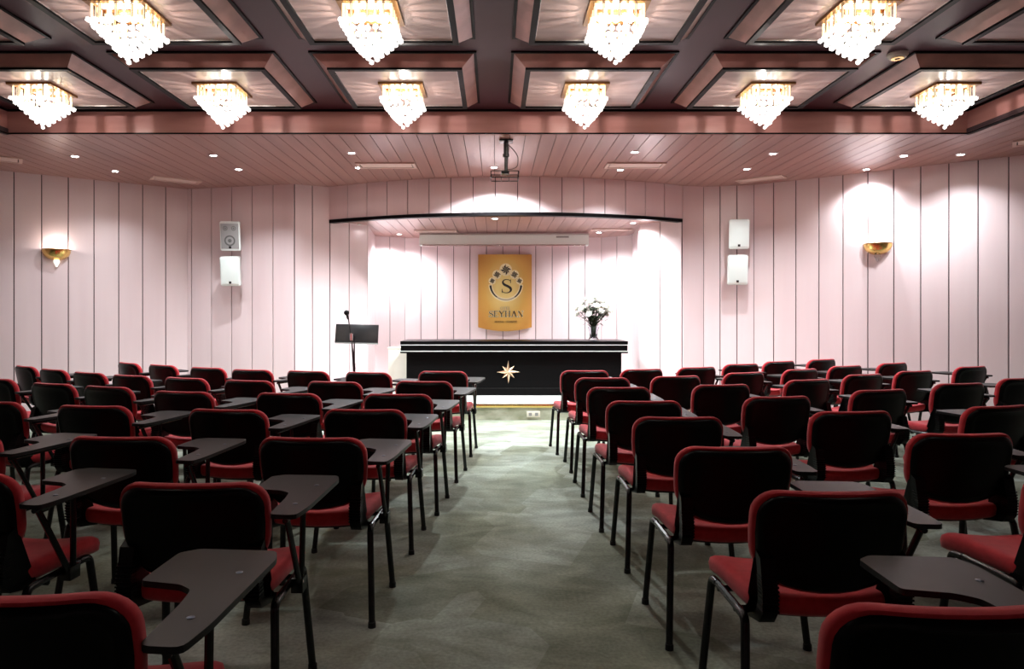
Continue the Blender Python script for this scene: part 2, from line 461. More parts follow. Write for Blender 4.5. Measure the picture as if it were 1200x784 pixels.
for r, cy in enumerate(CY):
    for c, cx in enumerate(CX):
        if r > 0 and c in (0, 5): continue
        o = ch if n == 0 else copy_tree(ch); n += 1
        o.location = (cx, cy, ZP)
        if r == 0: lab = 'crystal ceiling chandelier in the row nearer the stage, %s from the left' % ordn[c]
        elif r == 2: lab = 'unseen crystal chandelier added overhead to light the foreground, %s from the left' % ordn[c - 1]
        else: lab = 'large crystal chandelier cut by the top of the picture, %s from the left' % ordn[c - 1]
        tag(o, lab, 'chandelier', 'crystal chandeliers under the ceiling coffers')
        point((cx, cy, ZP - .055), CH_W * 2, rad=.006)

# ceiling loudspeaker disc
t = empty('ceiling_disc', (3.15, 5.34, ZM)); tag(t, 'small round cream disc on the dark ceiling between two chandeliers at the right', 'ceiling fixture')
bm = new(); lathe(bm, [(0, 0), (.075, 0), (.075, -.015), (.06, -.035), (0, -.035)], 28); mk('housing', bm, M['cream'], t)
bm = new(); lathe(bm, [(.02, -.035), (.045, -.035), (.045, -.041), (.02, -.041)], 24); mk('ring', bm, M['gold'], t)

# ------------------------------------------------------------------ recessed downlights
def downlight():
    root = empty('downlight')
    bm = new(); lathe(bm, [(.034, .004), (.034, -.004), (.052, -.008), (.056, -.002), (.056, .004)], 24); mk('bezel', bm, M['chrome'], root)
    bm = new(); lathe(bm, [(0, -.003), (.033, -.003), (.033, .002), (0, .002)], 20); mk('lamp', bm, M['lamp'], root)
    return root
dl = downlight(); n = 0
def pos(px, py, zz): d = zz * 800 / (370 - py); return ((px - 580) / 800 * d, d)
DL = [(87.5, 183, 40, 'at the far left by the angled wall'), (135, 200.5, 22, 'left, nearest the wall left of the long pink vent'), (250, 182, 34, 'above the left speakers, farther left and nearer the beam'), (279.5, 198.5, 48, 'above the left speakers, farther right and nearer the wall'),
      (412, 179, 85, 'brightest one left of centre, above the left slot vent'), (420, 196.5, 45, 'at the left tip of the left slot vent'), (579, 196, 150, 'behind the projector bracket'),
      (744, 178, 85, 'brightest one right of centre, above the right slot vent'), (727, 199, 45, 'beside the left tip of the right slot vent'),
      (906, 180, 34, 'above the right speakers, farther right and nearer the beam'), (875, 198, 36, 'above the right speakers, farther left and nearer the wall'),
      (1059, 182.5, 36, 'right, above the right wall sconce'), (1126, 181, 24, 'far right, close to the wall'), (1015, 198.5, 34, 'right, tight against the wall above the sconce')]
for px, py, w, where in DL:
    x, y = pos(px, py, 1.81)
    o = dl if n == 0 else copy_tree(dl); n += 1
    o.location = (x, y, Z1)
    tag(o, 'round recessed downlight ' + where, 'downlight', 'recessed downlights in the plank ceiling')
    spot((x, y, Z1 - .02), w * 3.3, 145 if px == 579 else 128, .45 if px == 579 else .75)
NDL = [(420, 264, 110, 'by the left stage wall'), (580, 257, 60, 'in the middle of the stage ceiling'), (702, 273, 60, 'right of the projection screen case'), (468, 275, 70, 'left of the projection screen case'), (742, 262, 80, 'by the right stage wall')]
for px, py, w, where in NDL:
    x, y = pos(px, py, 1.324)
    o = copy_tree(dl); o.location = (x, y, ZF + .01)
    tag(o, 'round recessed downlight ' + where, 'downlight', 'recessed downlights in the stage ceiling')
    spot((x, y, ZF - .02), w * 2.7, 150, .85)

# ------------------------------------------------------------------ slot vents
def vent(loc, rz, w, d, label):
    t = empty('ceiling_vent', loc, rz); tag(t, label, 'air vent', 'slot vents in the plank ceilings')
    bm = new(); f = .035
    box(bm, -w / 2, w / 2, -d / 2, -d / 2 + f, -.016, 0); box(bm, -w / 2, w / 2, d / 2 - f, d / 2, -.016, 0)
    box(bm, -w / 2, -w / 2 + f, -d / 2 + f, d / 2 - f, -.016, 0); box(bm, w / 2 - f, w / 2, -d / 2 + f, d / 2 - f, -.016, 0)
    mk('frame', bm, M['vent'], t, smooth=False)
    bm = new(); box(bm, -w / 2 + f, w / 2 - f, -d / 2 + f, d / 2 - f, -.004, 0); mk('opening', bm, M['ventdark'], t, smooth=False)
    bm = new(); box(bm, -w / 2 + f + .012, w / 2 - f - .012, -d / 2 + f + .012, d / 2 - f - .02, -.013, -.006)
    mk('damper_plate', bm, M['vent'], t, smooth=False)
vent((-1.30, 8.2, Z1), 0, .70, .28, 'pink slot vent in the plank ceiling, left of the projector bracket')
vent((1.68, 8.2, Z1), 0, .70, .28, 'pink slot vent in the plank ceiling, right of the projector bracket')
vent((-4.24, 9.08, Z1), R(37), .60, .26, 'slanted slot vent near the corner of the left wall')
vent((3.50, 9.0, Z1), R(-38), .60, .26, 'slanted slot vent near the corner of the right wall')
vent((-5.76, 7.78, Z1), R(35), .62, .30, 'slot vent cut by the left edge of the picture')
vent((5.68, 6.98, Z1), R(-37), .62, .28, 'slot vent cut by the right edge of the picture')
vent((-.93, 10.72, ZF + .01), 0, .66, .20, 'pale vent in the stage ceiling, over the left end of the screen case')
vent((1.80, 10.55, ZF + .01), 0, .62, .20, 'pale vent in the stage ceiling, right of the screen case')

# ------------------------------------------------------------------ projector bracket
t = empty('projector_mount', (.115, 7.05, Z1)); tag(t, 'black ceiling pole with an empty projector cage, above the stage', 'projector bracket')
bm = new(); box(bm, -.07, .07, -.07, .07, -.015, 0, .004); mk('ceiling_plate', bm, M['tube'], t)
bm = new(); tube(bm, [(0, 0, -.01), (0, 0, -.17)], .026, 12); tube(bm, [(0, 0, -.15), (0, 0, -.34)], .018, 12); lathe(bm, [(0, -.14), (.034, -.14), (.034, -.17), (0, -.17)], 12); mk('pole', bm, M['tube'], t)
bm = new(); x0, x1, z0, z1 = -.155, .125, -.40, -.335
for y in (-.10, .10):
    tube(bm, [(x0, y, z0), (x1, y, z0)], .005, 6); tube(bm, [(x0, y, z1), (x1, y, z1)], .005, 6)
    for x in (x0, x1): tube(bm, [(x, y, z0), (x, y, z1)], .005, 6)
for x in (x0, -.05, .03, x1):
    for z in (z0, z1): tube(bm, [(x, -.1, z), (x, .1, z)], .005, 6)
box(bm, -.05, .03, -.05, .05, -.352, -.33)
mk('cage', bm, M['tube'], t)
bm = new(); tube(bm, arc_path([(.02, 0, -.04), (.07, .0, -.09), (.125, 0, -.16), (.12, 0, -.27), (.06, 0, -.30), (0, 0, -.30)], .06, 5), .004, 6); mk('cable', bm, M['ventdark'], t)

# ------------------------------------------------------------------ screen case
t = empty('projection_screen', (.145, 10.95, ZF - .005)); tag(t, 'long white roll-up projection screen case under the stage ceiling', 'projection screen')
bm = new(); w = 1.33
prof = [(-.085, -.19), (-.085, -.03), (-.06, -.004), (.07, -.004), (.085, -.02), (.085, -.19)]
prism(bm, prof, lambda y, z: (-w, y, z), lambda y, z: (w, y, z)); mk('case', bm, M['white'], t, smooth=False)
bm = new()
for s in (-1, 1): prism(bm, [(y * 1.06, z * 1.03) for y, z in prof], lambda y, z: (s * w, y, z), lambda y, z: (s * (w + .018), y, z))
mk('end_cap', bm, M['white'], t, smooth=False)
bm = new(); box(bm, -w + .03, w - .03, -.095, -.075, -.212, -.186, .004); mk('bottom_bar', bm, M['chrome'], t)
bm = new(); box(bm, .83, 1.03, -.088, -.084, -.078, -.05); mk('name_plate', bm, M['grille'], t, smooth=False)

# ------------------------------------------------------------------ platform
bm = new(); out = [(-2.28, 8.72), (2.58, 8.72), (2.58, 9.42), (2.12, 9.97), (2.26, 11.27), (1.80, 11.62), (-1.53, 11.68), (-1.98, 11.40), (-1.90, 10.06), (-2.28, 9.55)]
prism(bm, out, lambda x, y: (x, y, .02), lambda x, y: (x, y, .196))
o = mk('stage_platform', bm, M['marble'], smooth=False); tag(o, 'low pale stage platform carrying the long black desk', 'platform', kind='structure'); o.name = 'floor_stage'
if 'category' in o: del o['category']
bm = new(); box(bm, -2.28, 2.58, 8.705, 8.74, 0, .165); mk('riser', bm, M['riser'], o, smooth=False)
bm = new(); box(bm, -2.30, 2.60, 8.69, 8.76, .160, .20, .006); mk('brass_nosing', bm, M['gold'], o)
t = empty('floor_socket', (.49, 8.70, .075)); tag(t, 'small square wall socket in the front of the stage step', 'socket')
bm = new(); box(bm, -.085, .085, -.008, .006, -.04, .04, .004); mk('plate', bm, M['cream'], t)
bm = new()
for s in (-1, 1): lathe(bm, [(0, 0), (.022, 0), (.022, .004), (0, .004)], 14, (0, 0, 0)) if 0 else box(bm, s * .04 - .02, s * .04 + .02, -.0095, -.007, -.02, .02)
mk('outlet', bm, M['grille'], t, smooth=False)

# ------------------------------------------------------------------ desk
DY = 9.62; DX = (469 - 580) / 800 * DY; DX2 = (736 - 580) / 800 * DY
t = empty('stage_desk', ((DX + DX2) / 2, DY, .196)); tag(t, 'long black lacquered speakers desk with steel lines and a star emblem', 'desk')
hw = (DX2 - DX) / 2; bw = hw - .075; TOP = .775
bm = new()
box(bm, -bw, bw, .10, .16, .10, TOP - .16)
box(bm, -bw, -bw + .04, .16, .75, 0, TOP - .16); box(bm, bw - .04, bw, .16, .75, 0, TOP - .16)
mk('body', bm, M['desk'], t, smooth=False)
bm = new(); box(bm, -bw + .0, bw - .0, .09, .17, .0, .105); mk('plinth', bm, M['desk'], t, smooth=False)
bm = new(); box(bm, -bw, bw, .086, .09, .10, .104); mk('lower_line', bm, M['badge'], t, smooth=False)
bm = new(); box(bm, -hw, hw, 0, .80, TOP - .045, TOP, .004); box(bm, -hw + .005, hw - .005, .012, .78, TOP - .145, TOP - .045); box(bm, -hw, hw, .0, .80, TOP - .17, TOP - .145)
mk('desk_top', bm, M['desk'], t, smooth=False)
bm = new(); box(bm, -hw, hw, -.004, .006, TOP - .058, TOP - .050); box(bm, -hw, hw, -.004, .006, TOP - .146, TOP - .137)
mk('steel_line', bm, M['silver'], t, smooth=False)
# compass star
def star_mesh(bm, cx, cz, r1, r2, ri, y0, ridge, n=4):
    c = bm.verts.new((cx, y0 - ridge, cz)); pts = []
    for k in range(16):
        a = R(90 + 22.5 * k)
        r = (r1 if k % 4 == 0 else r2 if k % 2 == 0 else ri)
        pts.append(bm.verts.new((cx + r * math.cos(a), y0, cz + r * math.sin(a))))
    for k in range(16): bm.faces.new((c, pts[k], pts[(k + 1) % 16]))
    return pts
sx = (595.7 - 580) / 800 * (DY + .08) - (DX + DX2) / 2; sz = H - 66 * (DY + .08) / 800 - .196
em = empty('star_emblem'); em.parent = t; em.location = (sx, .078, sz)
bm = new(); bk = star_mesh(bm, 0, 0, .165, .115, .058, .012, .0); 
mk('star_back', bm, M['badge'], em, smooth=False)
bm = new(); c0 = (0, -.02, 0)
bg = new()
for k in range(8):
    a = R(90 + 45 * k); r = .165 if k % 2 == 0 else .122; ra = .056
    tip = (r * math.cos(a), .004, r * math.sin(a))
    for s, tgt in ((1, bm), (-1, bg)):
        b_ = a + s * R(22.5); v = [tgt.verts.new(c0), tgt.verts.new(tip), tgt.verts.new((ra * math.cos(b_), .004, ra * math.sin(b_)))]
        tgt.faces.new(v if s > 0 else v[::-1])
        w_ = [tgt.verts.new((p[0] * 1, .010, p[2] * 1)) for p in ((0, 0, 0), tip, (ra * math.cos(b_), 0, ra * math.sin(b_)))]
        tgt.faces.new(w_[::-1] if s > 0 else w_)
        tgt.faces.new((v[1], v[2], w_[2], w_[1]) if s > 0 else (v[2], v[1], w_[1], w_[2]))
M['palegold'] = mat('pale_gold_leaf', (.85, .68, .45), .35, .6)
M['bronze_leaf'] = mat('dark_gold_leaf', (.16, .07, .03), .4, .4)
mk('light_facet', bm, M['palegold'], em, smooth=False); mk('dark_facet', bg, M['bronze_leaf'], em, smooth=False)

# cream cabinet behind the left end of the desk
t = empty('cream_cabinet', (-1.53, 10.68, .196)); tag(t, 'cream box cabinet standing behind the left end of the black desk', 'cabinet')
bm = new(); box(bm, -.11, .28, -.2, .2, .03, .625, .006); mk('body', bm, M['cream'], t)
bm = new(); box(bm, -.12, .29, -.21, .21, .625, .645, .004); mk('top', bm, M['cream'], t)
bm = new(); box(bm, -.09, .26, -.18, .18, 0, .03); mk('base', bm, M['cream'], t, smooth=False)

# ------------------------------------------------------------------ wall sign
SX = (591.7 - 580) / 800 * 11.62; SY = 11.62
t = empty('wall_sign', (SX, SY, 0)); tag(t, 'golden plaque with stars, a large S and the word SEYHAN on the stage wall', 'sign')
w = .455; zt = H + 71.5 * 11.62 / 800; zb = H - 13.5 * 11.62 / 800; sag = .065
def face_y(x): return -.03 - .05 * (1 - (x / w) ** 2)
bm = new(); NX = 16
xs = [-w + 2 * w * k / NX for k in range(NX + 1)]
out = [(x, zt) for x in xs] + [(x, zb - sag * (1 - (x / w) ** 2)) for x in xs[::-1]]
a = [bm.verts.new((x, face_y(x), z)) for x, z in out]; b = [bm.verts.new((x, .015, z)) for x, z in out]
nn = len(out)
for k in range(nn): bm.faces.new((a[k], a[(k + 1) % nn], b[(k + 1) % nn], b[k]))
for k in range(NX):
    bm.faces.new((a[k], a[k + 1], a[nn - 2 - k], a[nn - 1 - k])); bm.faces.new((b[k + 1], b[k], b[nn - 1 - k], b[nn - 2 - k]))
m = mat('gold_print', (.7, .4, .1), .45, .0); nt = m.node_tree; N = nt.nodes; L = nt.links
tc = N.new('ShaderNodeTexCoord'); mp = N.new('ShaderNodeMapping'); mp.inputs['Location'].default_value = (0, 0, -1.72 * 1.0); mp.inputs['Scale'].default_value = (1.9, 0, 1.25)
mp.vector_type = 'POINT'; mp.inputs['Location'].default_value = (0, 0, -1.80 * 1.25)
gr = N.new('ShaderNodeTexGradient'); gr.gradient_type = 'SPHERICAL'; cr = N.new('ShaderNodeValToRGB')
e = cr.color_ramp.elements; e[0].color = (.44, .20, .035, 1); e[0].position = 0; e[1].color = (.82, .66, .24, 1); e[1].position = .75
q = e.new(.35); q.color = (.60, .34, .07, 1)
L.new(tc.outputs['Object'], mp.inputs[0]); L.new(mp.outputs[0], gr.inputs[0]); L.new(gr.outputs[0], cr.inputs[0]); L.new(cr.outputs[0], N['Principled BSDF'].inputs['Base Color'])
mk('board', bm, m, t, smooth=False)
M['ink'] = mat('dark_print', (.012, .010, .008), .5); M['cream_ink'] = mat('cream_print', (.85, .75, .45), .5); M['silver_ink'] = mat('grey_print', (.35, .33, .28), .5)
def flat_poly(bm, pts, off=.004, cx=0, cz=0):
    """flat printed shape following the bowed board, with a hair of thickness"""
    prism(bm, pts, lambda x, z: (cx + x, face_y(cx + x) - off, cz + z), lambda x, z: (cx + x, face_y(cx + x) + .001, cz + z))
PXS = 11.56 / 800           # one picture pixel on the board
def pinwheel(bm, cx, cz, r):
    for k in range(8):
        a = R(90 + 45 * k); rr = r if k % 2 == 0 else r * .82; b_ = a + R(34)
        flat_poly(bm, [(0, 0), (rr * math.cos(a), rr * math.sin(a)), (rr * .62 * math.cos(b_), rr * .62 * math.sin(b_))], .0055, cx, cz)
ZC = lambda py: H + (370 - py) * PXS
XC = lambda px: (px - 591.7) * PXS
bm = new(); bmh = new()
for px, py, r in ((592.6, 316.2, 6.6), (582.3, 321.8, 4.8), (602.8, 321.8, 4.8), (576.8, 329.2, 3.8), (608.7, 329.2, 3.8)):
    sb = new(); pinwheel(sb, XC(px), ZC(py), r * PXS); mk('star', sb, M['ink'], t, smooth=False)
    ring = []
    for k in range(16):
        a = R(22.5 * k); rr = r * PXS * 1.12; ring.append((rr * math.cos(a), rr * math.sin(a)))
    flat_poly(bmh, ring, .0025, XC(px), ZC(py))
mk('star_halo', bmh, M['cream_ink'], t, smooth=False); bm.free()
# arc below the S
def arc_shape(bm, r, wmax, a0, a1, off, cx, cz, tap0=1, tap1=1, n=24):
    o_, i_ = [], []
    for k in range(n + 1):
        u = k / n; a = R(a0 + (a1 - a0) * u); wd = wmax * (tap0 + (tap1 - tap0) * u)
        o_.append(((r + wd / 2) * math.cos(a), (r + wd / 2) * math.sin(a))); i_.append(((r - wd / 2) * math.cos(a), (r - wd / 2) * math.sin(a)))
    for k in range(n): flat_poly(bm, [o_[k], o_[k + 1], i_[k + 1], i_[k]], off, cx, cz)
bm = new(); cxx, czz = XC(592.7), ZC(333.5); rr = 18 * PXS
arc_shape(bm, rr, 4.4 * PXS, 180, 360, .002, cxx, czz); mk('arc_halo', bm, M['cream_ink'], t, smooth=False)
bm = new(); arc_shape(bm, rr, 2.6 * PXS, 183, 235, .004, cxx, czz, 1, .5); arc_shape(bm, rr, 2.6 * PXS, 357, 305, .004, cxx, czz, 1, .5); mk('arc', bm, M['ink'], t, smooth=False)
bm = new(); arc_shape(bm, rr, 1.2 * PXS, 235, 305, .004, cxx, czz); mk('arc_fade', bm, M['silver_ink'], t, smooth=False)
# serif capitals drawn as outlines, height 1, returned as lists of polygons
def bar(x0, z0, x1, z1, w0):
    w0 = max(w0 * 1.1, .085)
    d = Vector((x1 - x0, z1 - z0)).normalized(); n_ = Vector((-d.y, d.x)) * w0 / 2
    return [(x0 + n_.x, z0 + n_.y), (x1 + n_.x, z1 + n_.y), (x1 - n_.x, z1 - n_.y), (x0 - n_.x, z0 - n_.y)]
def rect(x0, x1, z0, z1): return [(x0, z0), (x1, z0), (x1, z1), (x0, z1)]
sf = .075
def serif_S():
    P = [(.60, .74), (.56, .90), (.36, .965), (.17, .90), (.12, .74), (.22, .60), (.42, .49), (.58, .37), (.62, .22), (.52, .07), (.32, .025), (.12, .08), (.06, .26)]
    W = [.03, .045, .05, .07, .12, .16, .17, .16, .13, .07, .05, .045, .03]
    dense = []; 
    for i in range(len(P) - 1):
        p0 = P[max(i - 1, 0)]; p1 = P[i]; p2 = P[i + 1]; p3 = P[min(i + 2, len(P) - 1)]
        for k in range(5):
            u = k / 5
            f = lambda a, b, c, d: .5 * (2 * b + (c - a) * u + (2 * a - 5 * b + 4 * c - d) * u * u + (-a + 3 * b - 3 * c + d) * u ** 3)
            dense.append((f(p0[0], p1[0], p2[0], p3[0]), f(p0[1], p1[1], p2[1], p3[1]), W[i] + (W[i + 1] - W[i]) * u))
    dense.append((*P[-1], W[-1])); polys = []; l = []
    for i, (x, z, wd) in enumerate(dense):
        a_ = dense[max(i - 1, 0)]; c_ = dense[min(i + 1, len(dense) - 1)]
        d = Vector((c_[0] - a_[0], c_[1] - a_[1])).normalized(); n_ = Vector((-d.y, d.x)) * wd / 2
        l.append(((x + n_.x, z + n_.y), (x - n_.x, z - n_.y)))
    for a_, c_ in zip(l, l[1:]): polys.append([a_[0], c_[0], c_[1], a_[1]])
    polys += [rect(.585, .62, .70, .98), rect(.05, .085, .02, .30)]
    return polys, .70
GL = {
 'S': serif_S(),
 'E': ([rect(.08, .22, 0, 1), rect(0, .62, 0, sf), rect(0, .60, 1 - sf, 1), rect(.22, .45, .49, .535), rect(.425, .46, .40, .62), rect(.565, .60, .80, 1), rect(.585, .62, 0, .22)], .68),
 'Y': ([bar(.10, 1, .42, .48, .13), bar(.72, 1, .42, .48, .05), rect(.35, .49, 0, .50), rect(.22, .62, 0, sf), rect(-.02, .28, 1 - sf, 1), rect(.58, .84, 1 - sf, 1)], .84),
 'H': ([rect(.10, .24, 0, 1), rect(.60, .74, 0, 1), rect(.24, .60, .48, .53), rect(0, .34, 0, sf), rect(0, .34, 1 - sf, 1), rect(.50, .84, 0, sf), rect(.50, .84, 1 - sf, 1)], .90),
 'A': ([bar(.38, 1, .10, 0, .05), bar(.38, 1, .70, 0, .14), rect(.18, .56, .33, .375), rect(-.02, .24, 0, sf), rect(.54, .84, 0, sf)], .88),
 'N': ([rect(.12, .17, 0, 1), rect(.66, .71, 0, 1), bar(.14, .96, .69, .04, .14), rect(0, .28, 0, sf), rect(0, .22, 1 - sf, 1), rect(.54, .84, 1 - sf, 1)], .90),
 'O': None, 'T': ([rect(.28, .42, 0, 1), rect(0, .70, 1 - sf, 1), rect(.16, .54, 0, sf), rect(0, .035, .8, 1), rect(.665, .70, .8, 1)], .76),
 'L': ([rect(.08, .22, 0, 1), rect(0, .34, 1 - sf, 1), rect(0, .60, 0, sf), rect(.565, .60, 0, .24)], .66),
 'D': None, 'U': ([rect(.10, .24, .25, 1), rect(.60, .65, .25, 1), bar(.17, .28, .30, .03, .12), bar(.27, .035, .50, .035, .07), bar(.48, .03, .63, .28, .06), rect(0, .34, 1 - sf, 1), rect(.50, .76, 1 - sf, 1)], .80),
 'R': ([rect(.10, .24, 0, 1), rect(0, .34, 0, sf), rect(0, .45, 1 - sf, 1), rect(.24, .45, .5, .545), bar(.43, .98, .60, .84, .07), bar(.57, .88, .57, .66, .14), bar(.60, .70, .43, .52, .07), bar(.40, .52, .68, 0, .13), rect(.60, .80, 0, sf)], .80),
 'K': ([rect(.10, .24, 0, 1), rect(0, .34, 0, sf), rect(0, .34, 1 - sf, 1), bar(.24, .45, .64, 1, .05), bar(.34, .58, .70, 0, .14), rect(.52, .76, 1 - sf, 1), rect(.56, .84, 0, sf)], .86),
 'I': ([rect(.10, .24, 0, 1), rect(0, .34, 0, sf), rect(0, .34, 1 - sf, 1)], .42),
}
def ringpolys(cx, cz, rx, rz, wx, wz, a0=0, a1=360, n=20):
    o_ = []
    for k in range(n):
        a, b_ = R(a0 + (a1 - a0) * k / n), R(a0 + (a1 - a0) * (k + 1) / n)
        o_.append([(cx + rx * math.cos(a), cz + rz * math.sin(a)), (cx + rx * math.cos(b_), cz + rz * math.sin(b_)),
                   (cx + (rx - wx) * math.cos(b_), cz + (rz - wz) * math.sin(b_)), (cx + (rx - wx) * math.cos(a), cz + (rz - wz) * math.sin(a))])
    return o_
GL['O'] = (ringpolys(.42, .5, .40, .52, .14, .05), .88)
GL['D'] = ([rect(.10, .24, 0, 1), rect(0, .3, 0, sf), rect(0, .3, 1 - sf, 1)] + ringpolys(.30, .5, .50, .5, .14, .045, -90, 90, 14), .86)
GL['Ü'] = (GL['U'][0] + [rect(.24, .33, 1.08, 1.18), rect(.46, .55, 1.08, 1.18)], .80)
GL['İ'] = (GL['I'][0] + [rect(.12, .22, 1.08, 1.18)], .42)
GL['•'] = ([rect(.1, .3, .4, .6)], .4); GL[' '] = ([], .35)
def write(name, text, px0, px1, pyb, hpx, mt, halo=None, off=.005):
    tot = sum(GL[c][1] for c in text) - .06; sc = (px1 - px0) * PXS / tot; x = XC(px0); z = ZC(pyb); h = hpx * PXS
    bm = new(); bh = new()
    for c in text:
        for poly in GL[c][0]:
            pts = [(u * sc, v * h) for u, v in poly]
            flat_poly(bm, pts, off, x, z)
            if halo:
                mx_ = sum(p[0] for p in pts) / len(pts); mz_ = sum(p[1] for p in pts) / len(pts)
                flat_poly(bh, [(p[0] + math.copysign(halo, p[0] - mx_), p[1] + math.copysign(halo, p[1] - mz_)) for p in pts], .0018, x, z)
        x += GL[c][1] * sc
    o_ = mk(name, bm, mt, t, smooth=False)
    if halo: mk(name + '_halo', bh, M['cream_ink'], t, smooth=False)
    else: bh.free()
write('letter_s', 'S', 587.0, 599.0, 343.6, 16.6, M['ink'])
write('hotel_word', 'OTEL', 586, 598, 363.0, 3.4, M['silver_ink'])
write('name_word', 'SEYHAN', 572.5, 613.5, 371.5, 7.2, M['ink'], .0045)
write('town_words', 'ADANA • TÜRKİYE', 579, 606, 378.2, 2.2, M['ink'])

# ------------------------------------------------------------------ wall speakers
def speaker(loc, rz, label, gm, cones, tilt=R(8)):
    t = empty('wall_speaker', loc, rz); tag(t, label, 'speaker', 'white loudspeakers on the front walls')
    Mt = Matrix.Rotation(tilt, 4, 'X')
    w, h, d = .135, .20, .17
    bm = new()
    prof = [(-w, 0), (w, 0), (w * .72, d), (-w * .72, d)]
    prism(bm, prof, lambda x, y: (x, y, -h), lambda x, y: (x, y, h))
    bmesh.ops.bevel(bm, geom=[e for e in bm.edges if len(e.link_faces) == 2 and e.calc_face_angle(0) > .5], offset=.012, segments=2, affect='EDGES')
    bmesh.ops.transform(bm, matrix=Mt, verts=bm.verts); mk('cabinet', bm, M['white'], t)
    bm = new(); box(bm, -w + .018, w - .018, -.008, .004, -h + .03, h - .03, .004, Mt); mk('grille', bm, gm, t)
    if cones:
        for x, z, r in ((0, -.06, .072), (-.055, .105, .030), (.055, .105, .030)):
            bm = new(); lathe(bm, [(r, .004), (r, .0095), (r * .9, .011), (r * .80, .0085), (r * .40, .0055), (r * .30, .010), (0, .0125)], 24)
            bmesh.ops.transform(bm, matrix=Mt @ Matrix.Translation((x, 0, z)) @ Matrix.Rotation(R(90), 4, 'X'), verts=bm.verts)
            mk('driver_cone', bm, M['cone'], t)
    bm = new(); box(bm, -.016, .016, -.012, -.006, -h + .035, -h + .065, .002, Mt); mk('badge', bm, M['badge'], t)
    bm = new(); tube(bm, [(0, d - .02, 0), (0, d + .12, 0)], .015, 8); box(bm, -.05, .05, d + .10, d + .13, -.06, .06); mk('wall_bracket', bm, M['tube'], t)
aL = R(-13)
speaker((-3.60, 9.27, H + 1.08), R(5), 'upper speaker of the left pair, grey grille showing its drivers', M['grille'], True)
speaker((-3.60, 9.27, H + .60), R(2), 'lower white speaker of the left pair on the pink wall', M['wgrille'], False)
speaker((3.30, 9.22, H + 1.10), R(-10), 'upper white speaker of the right pair', M['wgrille'], False)
speaker((3.28, 9.22, H + .615), R(-10), 'lower white speaker of the right pair', M['wgrille'], False)

# ------------------------------------------------------------------ sconces
def sconce(loc, rz, label, frosted):
    t = empty('wall_sconce', loc, rz); tag(t, label, 'wall light', 'brass half-bowl sconces on the side walls')
    # local: wall plane is y=0, the room is at -y
    r = .16
    bm = new(); prof = [(r, 0), (r * .985, -.035), (r * .86, -.08), (r * .6, -.115), (r * .25, -.135), (.0, -.138)]
    lathe(bm, prof + [(.0, -.130), (r * .24, -.127), (r * .57, -.107), (r * .82, -.075), (r * .94, -.033), (r * .955, 0), (r, 0)], 24, (0, 0, 0), math.pi, 2 * math.pi)
    mk('bowl', bm, M['gold'], t)
    bm = new(); box(bm, -.09, .09, -.006, .0, -.10, .0); mk('back_plate', bm, M['gold'], t, smooth=False)
    bm = new(); tube(bm, [(r * math.cos(R(180 + 9 * k)), r * math.sin(R(180 + 9 * k)), .002) for k in range(21)], .006, 6); mk('rim', bm, M['darkgold'], t)
    bm = new(); lathe(bm, [(0, -.125), (.034, -.135), (.036, -.16), (.022, -.19), (.010, -.22), (0, -.225)], 14, (0, -.05, 0)); mk('finial', bm, M['glow'] if frosted else M['glass'], t)
    bm = new(); lathe(bm, [(0, -.06), (.012, -.06), (.012, -.03), (.02, -.02), (.02, .0), (0, .015)], 10, (0, -.07, 0)); mk('bulb', bm, M['bulb'], t)
    v = Vector((math.sin(rz), -math.cos(rz))) * .09
    point((loc[0] + v.x, loc[1] + v.y, loc[2] + .03), 4, (1, .95, .9), .03)
def on_wall(C, u, q):
    # point on the wall line C + s*u whose X/Y equals q
    s = (q * C[1] - C[0]) / (u.x - q * u.y); return C[0] + u.x * s, C[1] + u.y * s
xl, yl = on_wall(CL, uL, (66 - 580) / 800); nl = Vector((-uL.y, uL.x)); nl = nl if nl.y < 0 else -nl
rzl = math.atan2(nl.x, -nl.y)
sconce((xl + nl.x * .018, yl + nl.y * .018, H + 77 * yl / 800), rzl, 'brass half-bowl sconce with frosted tip on the left wall', True)
xr, yr = on_wall(CR, uR, (1029 - 580) / 800); nr = Vector((-uR.y, uR.x)); nr = nr if nr.y < 0 else -nr
rzr = math.atan2(nr.x, -nr.y)
sconce((xr + nr.x * .018, yr + nr.y * .018, H + 84 * yr / 800), rzr, 'brass half-bowl sconce with clear tip on the right wall', False)

# ------------------------------------------------------------------ music stand and microphone
t = empty('music_stand', (-1.72, 8.35, 0), R(6)); tag(t, 'black music stand in front of the left stage wall', 'music stand')
bm = new(); Mt = Matrix.Translation((0, 0, 1.115)) @ Matrix.Rotation(R(-18), 4, 'X') 
Mt = Matrix.Translation((.0, .03, 1.115)) @ Matrix.Rotation(R(-20), 4, 'X')
box(bm, -.26, .26, -.004, .004, -.115, .115, .002, Mt); box(bm, -.26, .26, -.004, .05, -.122, -.114, .0, Mt)
bmesh.ops.transform(bm, matrix=Matrix.Rotation(R(1.5), 4, 'Y'), verts=bm.verts)
mk('sheet_tray', bm, M['tube'], t)
bm = new(); tube(bm, [(0, 0, .35), (0, 0, 1.08)], .009, 8); tube(bm, [(0, 0, .12), (0, 0, .75)], .013, 8); mk('pole', bm, M['tube'], t)
for k in range(3):
    a = R(90 + 120 * k); bm = new(); tube(bm, arc_path([(0, 0, .30), (.05 * math.cos(a), .05 * math.sin(a), .28), (.30 * math.cos(a), .30 * math.sin(a), .012)], .04), .008, 6); mk('leg', bm, M['tube'], t)
t = empty('microphone_stand', (-1.66, 8.05, 0)); tag(t, 'slim microphone on a tall stand crossing the music stand', 'microphone')
bm = new(); tube(bm, [(.03, 0, .03), (-.03, 0, 1.08)], .009, 8); mk('pole', bm, M['tube'], t)
